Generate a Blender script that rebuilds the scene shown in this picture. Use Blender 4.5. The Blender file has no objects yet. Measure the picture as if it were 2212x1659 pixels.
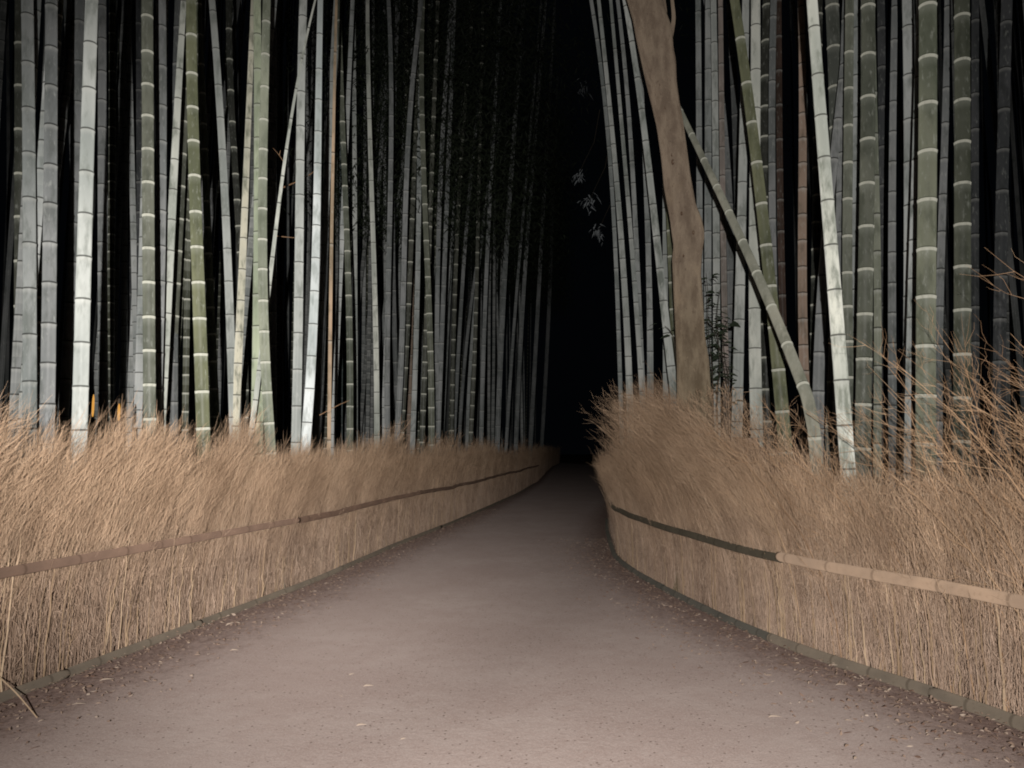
import bpy, math, random
import numpy as np
from mathutils import Vector

SC = bpy.context.scene
COL = SC.collection
rng = np.random.default_rng(11)
random.seed(5)

# ------------------------------------------------------------------ camera model (frame units: 2212 x 1659)
F, CX, CY, HOR = 1610.0, 1106.0, 829.5, 970.0
CH = 1.55
TH = math.atan((HOR - CY) / F)
FW = np.array([0, math.cos(TH), math.sin(TH)]); UP = np.array([0, -math.sin(TH), math.cos(TH)]); RT = np.array([1.0, 0, 0])
CAM = np.array([0, 0, CH])
def ray(x, y): return F * FW + (x - CX) * RT - (y - CY) * UP
def at_Y(x, y, Y):
    d = ray(x, y); return CAM + d * (Y / d[1])
def on_ground(x, y, z=0.0):
    d = ray(x, y); return CAM + d * ((z - CH) / d[2])

# ------------------------------------------------------------------ helpers
def tag(o, label=None, cat=None, group=None, kind=None):
    if label: o['label'] = label
    if cat: o['category'] = cat
    if group: o['group'] = group
    if kind: o['kind'] = kind
    return o
def empty(name, loc):
    o = bpy.data.objects.new(name, None); o.empty_display_size = .1
    o.location = [float(v) for v in loc]; COL.objects.link(o); return o

class MB:
    """collects numpy geometry (verts, quads/tris, per-vertex attributes) for ONE mesh"""
    def __init__(s): s.v = []; s.f = []; s.n = 0; s.a = {}; s.slots = []
    def add(s, V, Fc, slot=0, **attrs):
        V = np.asarray(V, dtype=np.float64).reshape(-1, 3); Fc = np.asarray(Fc, dtype=np.int64)
        s.v.append(V); s.f.append(Fc + s.n); s.slots.append(np.full(len(Fc), slot, dtype=np.int32))
        for k in set(s.a) | set(attrs):
            lst = s.a.setdefault(k, [np.zeros(s.n)] if s.n else [])
            val = attrs.get(k, 0.0); lst.append(np.broadcast_to(np.asarray(val, dtype=np.float64), (len(V),)).copy())
        s.n += len(V)
    def mesh(s, name, mats, smooth=True, origin=None):
        V = np.concatenate(s.v)
        if origin is not None: V = V - np.asarray(origin, dtype=np.float64)
        me = bpy.data.meshes.new(name)
        nl = sum(f.size for f in s.f); nf = sum(len(f) for f in s.f)
        me.vertices.add(len(V)); me.vertices.foreach_set('co', V.astype(np.float32).ravel())
        me.loops.add(nl); me.polygons.add(nf)
        me.loops.foreach_set('vertex_index', np.concatenate([f.ravel() for f in s.f]).astype(np.int32))
        sizes = np.concatenate([np.full(len(f), f.shape[1], dtype=np.int32) for f in s.f])
        me.polygons.foreach_set('loop_start', np.concatenate([[0], np.cumsum(sizes)[:-1]]).astype(np.int32))
        me.polygons.foreach_set('material_index', np.concatenate(s.slots))
        me.polygons.foreach_set('use_smooth', np.full(nf, smooth))
        for k, l in s.a.items():
            at = me.attributes.new(k, 'FLOAT', 'POINT'); at.data.foreach_set('value', np.concatenate(l).astype(np.float32))
        for m in (mats if isinstance(mats, (list, tuple)) else [mats]): me.materials.append(m)
        me.update(calc_edges=True); me.validate(); return me
    def obj(s, name, mats, parent=None, smooth=True, origin=None):
        o = bpy.data.objects.new(name, s.mesh(name, mats, smooth, origin)); COL.objects.link(o)
        if origin is not None: o.location = [float(v) for v in origin]
        if parent is not None:
            o.parent = parent
            if origin is None: o.location = [-float(v) for v in parent.location]
            else: o.location = [float(a) - float(b) for a, b in zip(origin, parent.location)]
        return o

def tubes(P, R, sides=3):
    """P (N,K,3) centre lines, R (N,K) radii -> verts, quads"""
    P = np.asarray(P, dtype=np.float64); R = np.asarray(R, dtype=np.float64)
    N, K, _ = P.shape
    T = np.gradient(P, axis=1); T /= np.linalg.norm(T, axis=2, keepdims=True) + 1e-9
    ref = np.tile(np.array([0.31, 0.95, 0.05]), (N, K, 1))
    hor = np.abs(T[..., 2:3]) < .5
    ref = np.where(hor, np.array([0, 0, 1.0]), ref)
    U = np.cross(T, ref); U /= np.linalg.norm(U, axis=2, keepdims=True) + 1e-9
    W = np.cross(T, U)
    a = np.arange(sides) * 2 * math.pi / sides
    V = P[:, :, None, :] + R[:, :, None, None] * (np.cos(a)[None, None, :, None] * U[:, :, None, :] + np.sin(a)[None, None, :, None] * W[:, :, None, :])
    idx = np.arange(N * K * sides).reshape(N, K, sides); nx = np.roll(idx, -1, axis=2)
    Q = np.stack([idx[:, :-1], nx[:, :-1], nx[:, 1:], idx[:, 1:]], axis=-1).reshape(-1, 4)
    return V.reshape(-1, 3), Q
def rep(x, N, K, sides): # per-tube value -> per-vertex
    return np.repeat(np.asarray(x), K * sides)
def ribbons(P, Wd, side):
    """flat blades: P (N,K,3), Wd (N,K) half widths, side (N,3) direction"""
    N, K, _ = P.shape
    V = np.stack([P - side[:, None] * Wd[..., None], P + side[:, None] * Wd[..., None]], axis=2)
    idx = np.arange(N * K * 2).reshape(N, K, 2)
    Q = np.stack([idx[:, :-1, 0], idx[:, :-1, 1], idx[:, 1:, 1], idx[:, 1:, 0]], axis=-1).reshape(-1, 4)
    return V.reshape(-1, 3), Q

# ------------------------------------------------------------------ materials
def newmat(name):
    m = bpy.data.materials.new(name); m.use_nodes = True; nt = m.node_tree; nt.nodes.clear()
    out = nt.nodes.new('ShaderNodeOutputMaterial'); b = nt.nodes.new('ShaderNodeBsdfPrincipled')
    nt.links.new(b.outputs[0], out.inputs[0])
    b.inputs['Roughness'].default_value = .8; b.inputs['Specular IOR Level'].default_value = .15
    b.inputs['Diffuse Roughness'].default_value = 1.0
    return m, nt, b
def N(nt, t, **kw):
    n = nt.nodes.new(t)
    for k, v in kw.items(): setattr(n, k, v)
    return n
def setin(nt, sock, v):
    if hasattr(v, 'links') or isinstance(v, bpy.types.NodeSocket): nt.links.new(v, sock)
    else:
        if isinstance(v, (tuple, list)) and len(v) == 3 and sock.type == 'RGBA': v = (*v, 1)
        sock.default_value = v
def mth(nt, op, a, b=0.0, c=None, clamp=False):
    n = N(nt, 'ShaderNodeMath', operation=op); n.use_clamp = clamp
    setin(nt, n.inputs[0], a); setin(nt, n.inputs[1], b)
    if c is not None: setin(nt, n.inputs[2], c)
    return n.outputs[0]
def mix(nt, f, a, b, blend='MIX'):
    n = N(nt, 'ShaderNodeMix', data_type='RGBA', blend_type=blend)
    setin(nt, n.inputs[0], f); setin(nt, n.inputs[6], a); setin(nt, n.inputs[7], b); return n.outputs[2]
def rampf(nt, v, a, b, lo=0.0, hi=1.0):
    n = N(nt, 'ShaderNodeMapRange'); n.clamp = True
    n.interpolation_type = 'SMOOTHSTEP'
    setin(nt, n.inputs[0], v); n.inputs[1].default_value = a; n.inputs[2].default_value = b
    n.inputs[3].default_value = lo; n.inputs[4].default_value = hi; return n.outputs[0]
def noise(nt, vec, scale, detail=3, rough=.55):
    n = N(nt, 'ShaderNodeTexNoise'); nt.links.new(vec, n.inputs['Vector'])
    n.inputs['Scale'].default_value = scale; n.inputs['Detail'].default_value = detail; n.inputs['Roughness'].default_value = rough
    return n.outputs[0]
def attr(nt, name): return N(nt, 'ShaderNodeAttribute', attribute_name=name).outputs['Fac']
def coords(nt, scale=(1, 1, 1), kind='Object', rnd=False):
    tc = N(nt, 'ShaderNodeTexCoord'); mp = N(nt, 'ShaderNodeMapping'); nt.links.new(tc.outputs[kind], mp.inputs[0])
    mp.inputs['Scale'].default_value = scale
    if rnd:
        oi = N(nt, 'ShaderNodeObjectInfo'); m = mth(nt, 'MULTIPLY', oi.outputs['Random'], 40.0)
        nt.links.new(m, mp.inputs['Location'])
    return mp.outputs[0]
def bump(nt, b, h, s, d=.01):
    n = N(nt, 'ShaderNodeBump'); nt.links.new(h, n.inputs['Height']); n.inputs['Strength'].default_value = s
    n.inputs['Distance'].default_value = d; nt.links.new(n.outputs[0], b.inputs['Normal'])

def bamboo_mat(name, ring, mott):
    """culm skin in the object's own colour. attribute nd = metres to the node (below it negative)"""
    m, nt, b = newmat(name)
    oi = N(nt, 'ShaderNodeObjectInfo'); base = oi.outputs['Color']
    nd = mth(nt, 'MULTIPLY', attr(nt, 'na'), mth(nt, 'SIGN', attr(nt, 'ns')))
    v = coords(nt, (1, 1, .35), rnd=True)
    n1 = noise(nt, v, 9, 4, .6); n2 = noise(nt, v, 34, 3, .6); n3 = noise(nt, v, 2.2, 2, .5)
    c = mix(nt, rampf(nt, n3, .3, .7, 0, 1), mix(nt, 1.0, base, (.72, .75, .72), 'MULTIPLY'), mix(nt, 1.0, base, (1.25, 1.24, 1.2), 'MULTIPLY'))
    c = mix(nt, rampf(nt, n1, .46, .68, 0, mott), c, mix(nt, 1.0, base, (.42, .45, .40), 'MULTIPLY'))
    c = mix(nt, rampf(nt, n2, .55, .75, 0, mott * .8), c, mix(nt, .6, base, (.55, .57, .52)))
    wob = mth(nt, 'MULTIPLY', mth(nt, 'SUBTRACT', n1, .5), .012)
    ndw = mth(nt, 'ADD', nd, wob)
    if ring == 'white':
        bloom = mth(nt, 'MULTIPLY', rampf(nt, ndw, -.11, -.012), rampf(nt, ndw, 0.004, .0), clamp=True)
        c = mix(nt, mth(nt, 'MULTIPLY', bloom, .22), c, (.42, .44, .38))
        band = mth(nt, 'MULTIPLY', rampf(nt, ndw, -.026, -.017), rampf(nt, ndw, .006, .001), clamp=True)
        c = mix(nt, mth(nt, 'MULTIPLY', band, rampf(nt, n2, .25, .5, .55, .95)), c, (.52, .52, .45))
        dk = mth(nt, 'MULTIPLY', rampf(nt, nd, .003, .006), rampf(nt, nd, .016, .010), clamp=True)
        c = mix(nt, mth(nt, 'MULTIPLY', dk, .6), c, (.04, .045, .03))
    else:
        bl = mth(nt, 'MULTIPLY', rampf(nt, ndw, -.06, -.012), rampf(nt, ndw, 0.0, -.004), clamp=True)
        c = mix(nt, mth(nt, 'MULTIPLY', bl, .25), c, (.62, .62, .58))
        dk = mth(nt, 'MULTIPLY', rampf(nt, nd, -.010, -.004), rampf(nt, nd, .011, .005), clamp=True)
        c = mix(nt, mth(nt, 'MULTIPLY', dk, .85), c, mix(nt, 1.0, base, (.13, .13, .12), 'MULTIPLY'))
    nt.links.new(c, b.inputs['Base Color']); b.inputs['Roughness'].default_value = .5; b.inputs['Specular IOR Level'].default_value = .28
    bump(nt, b, n2, .12, .004)
    return m
M = {}
def pole_mat():
    m, nt, b = newmat('weathered_bamboo_pole'); base = N(nt, 'ShaderNodeObjectInfo').outputs['Color']; nd = mth(nt, 'MULTIPLY', attr(nt, 'na'), mth(nt, 'SIGN', attr(nt, 'ns')))
    v = coords(nt, (1, 1, 1), rnd=True); n1 = noise(nt, v, 5, 4, .6); n2 = noise(nt, v, 40, 3, .6)
    c = mix(nt, rampf(nt, n1, .3, .7), mix(nt, 1.0, base, (.84, .84, .85), 'MULTIPLY'), mix(nt, 1.0, base, (1.08, 1.07, 1.06), 'MULTIPLY'))
    c = mix(nt, rampf(nt, n2, .5, .75, 0, .4), c, mix(nt, 1.0, base, (.6, .58, .55), 'MULTIPLY'))
    dk = mth(nt, 'MULTIPLY', rampf(nt, nd, -.016, -.004), rampf(nt, nd, .016, .004), clamp=True)
    c = mix(nt, mth(nt, 'MULTIPLY', dk, .55), c, mix(nt, 1.0, base, (.4, .38, .36), 'MULTIPLY'))
    nt.links.new(c, b.inputs['Base Color']); bump(nt, b, n2, .2, .004); return m
M['pole'] = pole_mat()
M['ring'] = bamboo_mat('bamboo_white_ringed', 'white', .55)
M['line'] = bamboo_mat('bamboo_dark_jointed', 'dark', .62)
M['mottle'] = bamboo_mat('bamboo_mottled_wax', 'dark', .95)

def brush_mat(name, c0, c1, c2, dusty=False):
    m, nt, b = newmat(name)
    t = attr(nt, 'tint')
    cr = N(nt, 'ShaderNodeValToRGB'); nt.links.new(t, cr.inputs[0])
    e = cr.color_ramp.elements; e[0].position = 0; e[0].color = (*c0, 1); e[1].position = 1; e[1].color = (*c2, 1)
    x = e.new(.5); x.color = (*c1, 1)
    n = noise(nt, coords(nt), 3.0, 3)
    c = mix(nt, rampf(nt, n, .3, .7), mix(nt, 1.0, cr.outputs[0], (.80, .76, .72), 'MULTIPLY'), mix(nt, 1.0, cr.outputs[0], (1.12, 1.1, 1.08), 'MULTIPLY'))
    if dusty:
        z = N(nt, 'ShaderNodeSeparateXYZ'); nt.links.new(coords(nt), z.inputs[0])
        c = mix(nt, rampf(nt, mth(nt, 'ADD', z.outputs[2], mth(nt, 'MULTIPLY', n, .5)), 1.6, .3, 0, .45), c, mix(nt, 1.0, cr.outputs[0], (1.04, 1.08, 1.30), 'MULTIPLY'))
    nt.links.new(c, b.inputs['Base Color']); b.inputs['Roughness'].default_value = .9
    return m
M['brush'] = brush_mat('dry_brushwood', (.28, .19, .128), (.47, .335, .23), (.64, .49, .36), True)
M['stalk'] = brush_mat('pale_dry_stalk', (.34, .24, .16), (.46, .34, .23), (.58, .45, .32))
M['twig'] = brush_mat('tan_twig', (.34, .21, .125), (.50, .33, .205), (.66, .49, .33))

def soil(name, a, b_, sc):
    m, nt, b = newmat(name); v = coords(nt)
    n = noise(nt, v, sc, 6, .65)
    nt.links.new(mix(nt, rampf(nt, n, .3, .7), a, b_), b.inputs['Base Color']); bump(nt, b, n, .5, .03); return m
M['core'] = soil('packed_brush_core', (.25, .17, .12), (.44, .315, .23), 30)
M['ground'] = soil('forest_floor', (.055, .04, .03), (.12, .085, .06), 7)

def path_mat():
    m, nt, b = newmat('trodden_gravel'); v = coords(nt)
    n0 = noise(nt, v, .9, 4, .6); n1 = noise(nt, v, 7, 5, .65); n2 = noise(nt, v, 95, 3, .7); n3 = noise(nt, v, 28, 4, .7)
    c = mix(nt, rampf(nt, n0, .3, .7), (.305, .232, .208), (.365, .292, .265))
    c = mix(nt, rampf(nt, n1, .38, .68, 0, .5), c, (.29, .215, .19))
    c = mix(nt, rampf(nt, n2, .35, .7, 0, .5), c, (.46, .385, .355))
    vo = N(nt, 'ShaderNodeTexVoronoi', feature='F1'); nt.links.new(v, vo.inputs['Vector']); vo.inputs['Scale'].default_value = 26
    vo.inputs['Randomness'].default_value = 1
    sep = N(nt, 'ShaderNodeSeparateColor'); nt.links.new(vo.outputs['Color'], sep.inputs[0])
    speck = mth(nt, 'MULTIPLY', rampf(nt, vo.outputs['Distance'], .20, .12), rampf(nt, sep.outputs[0], .50, .58), clamp=True)
    c = mix(nt, mth(nt, 'MULTIPLY', speck, .75), c, mix(nt, sep.outputs[1], (.10, .07, .055), (.19, .14, .11)))
    sp2 = mth(nt, 'MULTIPLY', rampf(nt, vo.outputs['Distance'], .18, .10), rampf(nt, sep.outputs[0], .13, .08), clamp=True)
    c = mix(nt, mth(nt, 'MULTIPLY', sp2, .7), c, (.40, .35, .31))
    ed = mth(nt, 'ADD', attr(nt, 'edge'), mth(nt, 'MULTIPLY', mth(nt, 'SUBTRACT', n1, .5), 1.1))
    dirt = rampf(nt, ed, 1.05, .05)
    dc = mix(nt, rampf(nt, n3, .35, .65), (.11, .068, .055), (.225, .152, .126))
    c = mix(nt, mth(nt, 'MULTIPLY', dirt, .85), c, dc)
    nt.links.new(c, b.inputs['Base Color']); b.inputs['Roughness'].default_value = .95; b.inputs['Diffuse Roughness'].default_value = .6
    h = mth(nt, 'ADD', mth(nt, 'MULTIPLY', n2, .5), mth(nt, 'ADD', mth(nt, 'MULTIPLY', speck, -.4), mth(nt, 'MULTIPLY', n3, .8)))
    bump(nt, b, h, .55, .012)
    return m
M['path'] = path_mat()
def plain(name, c, c2=None, sc=12, rough=.8):
    m, nt, b = newmat(name); n = noise(nt, coords(nt), sc, 4, .6)
    nt.links.new(mix(nt, rampf(nt, n, .3, .7), c, c2 or tuple(x * .7 for x in c)), b.inputs['Base Color']); b.inputs['Roughness'].default_value = rough; return m
M['leaf'] = brush_mat('fallen_dry_leaf', (.14, .085, .065), (.28, .20, .155), (.52, .43, .36))
M['dleaf'] = plain('dark_glossy_leaf', (.018, .026, .016), (.035, .045, .028), 20, .5)
M['dstem'] = plain('dark_stem', (.05, .04, .03))
M['pleaf'] = plain('pale_leaf', (.24, .26, .27), (.14, .15, .16), 8)
def bark():
    m, nt, b = newmat('smooth_tan_bark'); v = coords(nt, (1, 1, .3)); n = noise(nt, v, 9, 6, .65); n2 = noise(nt, coords(nt, (1, 1, .7)), 34, 5, .7); n3 = noise(nt, coords(nt), 2.4, 4)
    z = N(nt, 'ShaderNodeSeparateXYZ'); nt.links.new(coords(nt), z.inputs[0])
    hz = rampf(nt, mth(nt, 'ADD', z.outputs[2], mth(nt, 'MULTIPLY', n3, 1.6)), 2.2, 5.2)      # olive and mossy low down, ruddy above
    c = mix(nt, hz, mix(nt, rampf(nt, n, .35, .65), (.15, .113, .072), (.265, .213, .142)), mix(nt, rampf(nt, n, .35, .65), (.20, .15, .112), (.31, .243, .182)))
    c = mix(nt, rampf(nt, n3, .52, .72, 0, .5), c, (.35, .27, .185))
    c = mix(nt, rampf(nt, n2, .58, .74, 0, .55), c, (.44, .34, .25))
    c = mix(nt, rampf(nt, n2, .42, .28, 0, .7), c, (.09, .06, .04))
    nt.links.new(c, b.inputs['Base Color']); b.inputs['Roughness'].default_value = .85
    bump(nt, b, mth(nt, 'ADD', n, mth(nt, 'MULTIPLY', n2, .6)), .6, .03); return m
M['bark'] = bark()
M['knot'] = plain('bark_scar', (.16, .10, .065), (.07, .045, .03), 60)
def glow():
    m = bpy.data.materials.new('amber_lamp_glow'); m.use_nodes = True; nt = m.node_tree; nt.nodes.clear()
    out = nt.nodes.new('ShaderNodeOutputMaterial'); e = nt.nodes.new('ShaderNodeEmission')
    e.inputs[0].default_value = (1, .48, .10, 1); e.inputs[1].default_value = .75; nt.links.new(e.outputs[0], out.inputs[0]); return m
M['glow'] = glow()

# ------------------------------------------------------------------ path edges (read off the foot of the two fences)
Lpx = [(53,1493),(162,1453),(312,1396),(437,1348),(538,1311),(668,1261),(737,1230),(836,1186),(950,1141),(1039,1103),(1116,1068),(1163,1040)]
Rpx = [(2212,1570),(2141,1542),(1995,1493),(1857,1453),(1756,1418),(1672,1385),(1543,1327),(1486,1297),(1434,1273),(1381,1242),(1336,1208),(1318,1150),(1317,1122)]
Lw = [on_ground(*p)[:2] for p in Lpx]; Rw = [on_ground(*p)[:2] for p in Rpx]
def ext(a, b, d): a = np.array(a); b = np.array(b); return a + (a - b) / np.linalg.norm(a - b) * d
Lw = [ext(Lw[0], Lw[1], 2.6)] + Lw + [np.array([2.0, 46.0]), np.array([3.4, 64.0]), np.array([5.4, 84.0])]
Rw = [ext(Rw[0], Rw[1], 2.2)] + Rw + [np.array([2.9, 21.0]), np.array([4.2, 30.0]), np.array([6.4, 46.0]), np.array([9.5, 66.0])]
class Line:
    def __init__(s, pts, side):
        p = np.array(pts); q = [p[0]]
        for a, b in zip(p[:-1], p[1:]):
            n = max(2, int(np.linalg.norm(b - a) / .12))
            for i in range(1, n + 1): q.append(a + (b - a) * i / n)
        q = np.array(q)
        for _ in range(14): q[1:-1] = .25 * q[:-2] + .5 * q[1:-1] + .25 * q[2:]
        s.p = q; s.s = np.concatenate([[0], np.cumsum(np.linalg.norm(np.diff(q, axis=0), axis=1))]); s.L = s.s[-1]
        t = np.gradient(q, axis=0); 
        for _ in range(6): t[1:-1] = .25 * t[:-2] + .5 * t[1:-1] + .25 * t[2:]
        s.t = t / np.linalg.norm(t, axis=1, keepdims=True); s.side = side
    def pos(s, x): return np.stack([np.interp(x, s.s, s.p[:, i]) for i in (0, 1)], -1)
    def tan(s, x): return np.stack([np.interp(x, s.s, s.t[:, i]) for i in (0, 1)], -1)
    def inn(s, x):
        t = s.tan(x); return np.stack([-t[..., 1], t[..., 0]], -1) * s.side      # away from the path
    def s_at_px(s, px):
        r = (px - CX) / F; u = s.p[:, 0] / np.maximum(s.p[:, 1], .1)
        return s.s[np.argmin(np.abs(u * math.cos(TH) - r) + (s.p[:, 1] < 1) * 9)]
    def Y_at_px(s, px): return s.pos(s.s_at_px(px))[1]
LL = Line(Lw, 1.0); RL = Line(Rw, -1.0)

# ------------------------------------------------------------------ setting
g = MB(); g.add([(-150, -40, 0), (150, -40, 0), (150, 220, 0), (-150, 220, 0)], [(0, 1, 2, 3)])
tag(g.obj('ground', M['ground']), kind='structure')
ns, nc = 170, 24
fr = np.linspace(0, 1, ns) ** 1.6
A = LL.pos(fr * LL.L); B = RL.pos(fr * RL.L)
# extend the sheet behind the viewer
A = np.vstack([[-3.9, -6.0], A]); B = np.vstack([[3.9, -6.0], B]); ns += 1
u = np.linspace(0, 1, nc)
V = A[:, None] * (1 - u)[None, :, None] + B[:, None] * u[None, :, None]
wd = np.linalg.norm(B - A, axis=1)[:, None]; edge = np.minimum(u[None] * wd, (1 - u)[None] * wd)
crown = .02 * np.sin(np.pi * u)[None] * np.ones((ns, 1))
V3 = np.concatenate([V, (.006 + crown)[..., None]], -1)
idx = np.arange(ns * nc).reshape(ns, nc)
Q = np.stack([idx[:-1, :-1], idx[:-1, 1:], idx[1:, 1:], idx[1:, :-1]], -1).reshape(-1, 4)
p = MB(); p.add(V3, Q, edge=edge.ravel()); tag(p.obj('path', M['path']), kind='structure')

# ------------------------------------------------------------------ brushwood fences
def smooth_noise(s, scale, seed):
    r = np.random.default_rng(seed); k = np.arange(0, 400); v = r.uniform(-1, 1, 400)
    return np.interp(np.asarray(s) / scale + 3, k, v)
def fence_brush(mb, L, s0, s1, n, Hf, lean, out, thick=(.0016, .0034), seed=1, twigs=6, K=7, dens_pow=1.0):
    r = np.random.default_rng(seed)
    x = s0 + (s1 - s0) * r.uniform(0, 1, n) ** dens_pow
    dep = .03 + .24 * r.uniform(0, 1, n) ** 1.3
    nb = int((s1 - s0) / .17) + 1; bc = s0 + (s1 - s0) * (np.arange(nb) + r.uniform(0, 1, nb)) / nb; bi = np.clip(((x - s0) / (s1 - s0) * nb).astype(int), 0, nb - 1)
    bl, bh, bt = np.clip(r.normal(1, .25, nb), .55, 1.4)[bi], r.normal(1, .055, nb)[bi], r.normal(0, .11, nb)[bi]       # tied bundles lean and rise together
    x = np.clip(np.where(r.uniform(0, 1, n) < .7, bc[bi] + r.normal(0, .045, n), x), s0, s1)
    base = L.pos(x); t = L.tan(x); inn = L.inn(x)
    H = bh * Hf(x) * (.70 + .34 * r.beta(2.2, 1.3, n)) * (1 + .12 * smooth_noise(x, .42, seed + 7) + .09 * smooth_noise(x, .13, seed + 17))
    le = lean * bl * (.55 + .6 * r.uniform(0, 1, n)) * (1 + .22 * smooth_noise(x, .5, seed + 3)) * H
    ou = out * r.uniform(.3, 1.2, n) * (1 + .5 * smooth_noise(x, .45, seed + 4)) * H
    tt = np.linspace(0, 1, K)
    bx = base + inn * dep[:, None]
    j = r.normal(0, .02, (n, 2)); j2 = r.normal(0, .05, (n, 2))
    P = np.zeros((n, K, 3))
    c = tt ** 2.7
    P[..., :2] = bx[:, None] + t[:, None] * (le[:, None] * c[None])[..., None] - inn[:, None] * (ou[:, None] * (tt ** 2.0)[None])[..., None] + j[:, None] * np.sin(tt * 3)[None, :, None] + j2[:, None] * tt[None, :, None]
    P[..., 2] = H[:, None] * (tt - .16 * np.abs(lean) * tt ** 3)[None]
    rad = r.uniform(*thick, n)[:, None] * (1.15 - .85 * tt)[None]
    V, Q = tubes(P, rad, 3)
    tint = np.clip(.47 + bt + .11 * r.normal(0, 1, n) + .12 * smooth_noise(x, .2, seed + 9), 0, 1)
    mb.add(V, Q, tint=rep(tint, n, K, 3))
    if twigs:
        m = n * twigs
        i = np.repeat(np.arange(n), twigs); f = r.uniform(.25, 1.0, m) ** .8 * (K - 1.001); k = f.astype(int); w = (f - k)[:, None]
        a = P[i, k] * (1 - w) + P[i, k + 1] * w
        d = P[i, k + 1] - P[i, k]; d /= np.linalg.norm(d, axis=1, keepdims=True)
        rd = r.normal(0, 1, (m, 3)); rd -= d * np.sum(rd * d, 1, keepdims=True); rd /= np.linalg.norm(rd, axis=1, keepdims=True)
        ang = r.uniform(.2, .7, m)[:, None]; dr = d * np.cos(ang) + rd * np.sin(ang)
        ln = r.uniform(.05, .20, m)[:, None] * (.6 + .5 * f[:, None] / K)
        q = np.stack([a, a + dr * ln * .55, a + dr * ln * .95 + d * ln * .12], 1)
        sd = np.cross(dr, r.normal(0, 1, (m, 3))); sd /= np.linalg.norm(sd, axis=1, keepdims=True)
        hw = r.uniform(.0005, .0012, m)[:, None] * thick[0] / .0009 * np.array([1, .9, .3])[None]
        V, Q = ribbons(q, hw, sd)
        mb.add(V, Q, tint=rep(np.clip(tint[i] + r.normal(.03, .09, m), 0, 1), m, 3, 2))
    return P
def fence_fill(mb, L, s0, s1, n, Hf, seed, dens_pow=1.0, upright=.75, zr=(.02, .9), lr=(.025, .10), tb=.5, wr=(.0006, .0019)):
    """short broken bits, leaflets and twig ends filling the face of the brush"""
    r = np.random.default_rng(seed); x = s0 + (s1 - s0) * r.uniform(0, 1, n) ** dens_pow
    base = L.pos(x); t = L.tan(x); inn = L.inn(x); z = (zr[0] + (zr[1] - zr[0]) * r.beta(1.0, 1.0 if upright < 1 else 2.0, n)) * Hf(x)
    a = np.zeros((n, 3)); a[:, :2] = base + inn * r.uniform(-.01, .13, n)[:, None]; a[:, 2] = z
    d = r.normal(0, .35, (n, 3)); d[:, 2] += upright * r.choice([-1, 1], n, p=[.3, .7]); d[:, :2] -= inn * r.uniform(0, .25, n)[:, None]
    d /= np.linalg.norm(d, axis=1, keepdims=True); ln = r.uniform(*lr, n)[:, None]
    q = np.stack([a, a + d * ln * .5 + r.normal(0, .004, (n, 3)), a + d * ln], 1)
    sd = np.cross(d, r.normal(0, 1, (n, 3)) * .4 + np.concatenate([inn, np.zeros((n, 1))], 1)); sd /= np.linalg.norm(sd, axis=1, keepdims=True)
    hw = r.uniform(*wr, n)[:, None] * np.array([.6, 1, .4])[None]
    V, Q = ribbons(q, hw, sd)
    mb.add(V, Q, tint=rep(np.clip(r.normal(tb, .17, n), 0, 1), n, 3, 2))
def fence_core(L, s0, s1, Hf, frac, off, seed, name, parent):
    r = np.random.default_rng(seed); n = int((s1 - s0) / .06); x = np.linspace(s0, s1, n)
    b = L.pos(x); inn = L.inn(x); rows = 9; mb = MB()
    h = Hf(x) * frac * (1 + r.uniform(-.10, .06, n))
    zz = np.linspace(0, 1, rows)
    for o, flip in ((off, False), (off + .10, True)):
        V = np.zeros((n, rows, 3)); jit = r.normal(0, .012, (n, rows)); V[..., :2] = (b + inn * o)[:, None] + inn[:, None] * jit[..., None]
        V[..., 2] = h[:, None] * zz[None]
        idx = np.arange(n * rows).reshape(n, rows); Q = np.stack([idx[:-1, :-1], idx[1:, :-1], idx[1:, 1:], idx[:-1, 1:]], -1).reshape(-1, 4)
        mb.add(V, Q)
    # closed along the top
    V = np.zeros((n, 2, 3)); V[:, 0, :2] = b + inn * off; V[:, 1, :2] = b + inn * (off + .10); V[:, :, 2] = h[:, None]
    idx = np.arange(n * 2).reshape(n, 2); mb.add(V, np.stack([idx[:-1, 0], idx[1:, 0], idx[1:, 1], idx[:-1, 1]], -1))
    return mb.obj(name, M['core'], parent)
def stalks(L, s_list, Hf, parent, seed, lean, out, rr=(.0035, .0065)):
    r = np.random.default_rng(seed)
    for x in s_list:
        x = float(x); h = float(Hf(x)) * r.uniform(.22, .62); K = 9; tt = np.linspace(0, 1, K)
        b = L.pos(x) - L.inn(x) * r.uniform(-.03, .015); t = L.tan(x); inn = L.inn(x); P = np.zeros((1, K, 3))
        le = lean * r.uniform(.2, .9) * h; ou = out * r.uniform(.1, .5) * h
        P[0, :, :2] = b + t * (le * tt ** 2.2)[:, None] - inn * (ou * tt ** 2)[:, None] + r.normal(0, .006, (K, 2)); P[0, :, 2] = tt * h
        rad = r.uniform(*rr) * (1.1 - .7 * tt); V, Q = tubes(P, rad[None], 5); mb = MB()
        mb.add(V, Q, tint=np.full(len(V), r.uniform(.1, 1)))
        for k in range(r.integers(0, 3)):                      # side shoot
            f = r.integers(3, 8); a = P[0, f]; d = np.array([*(t * r.uniform(-.5, 1) + r.normal(0, .3, 2)), 1.0]); d /= np.linalg.norm(d); l = r.uniform(.08, .22)
            V, Q = tubes(np.stack([a, a + d * l * .5, a + d * l])[None], np.array([[.0022, .0018, .0008]]), 3); mb.add(V, Q, tint=.5)
        mb.obj('stalk', M['stalk'], parent)

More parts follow.
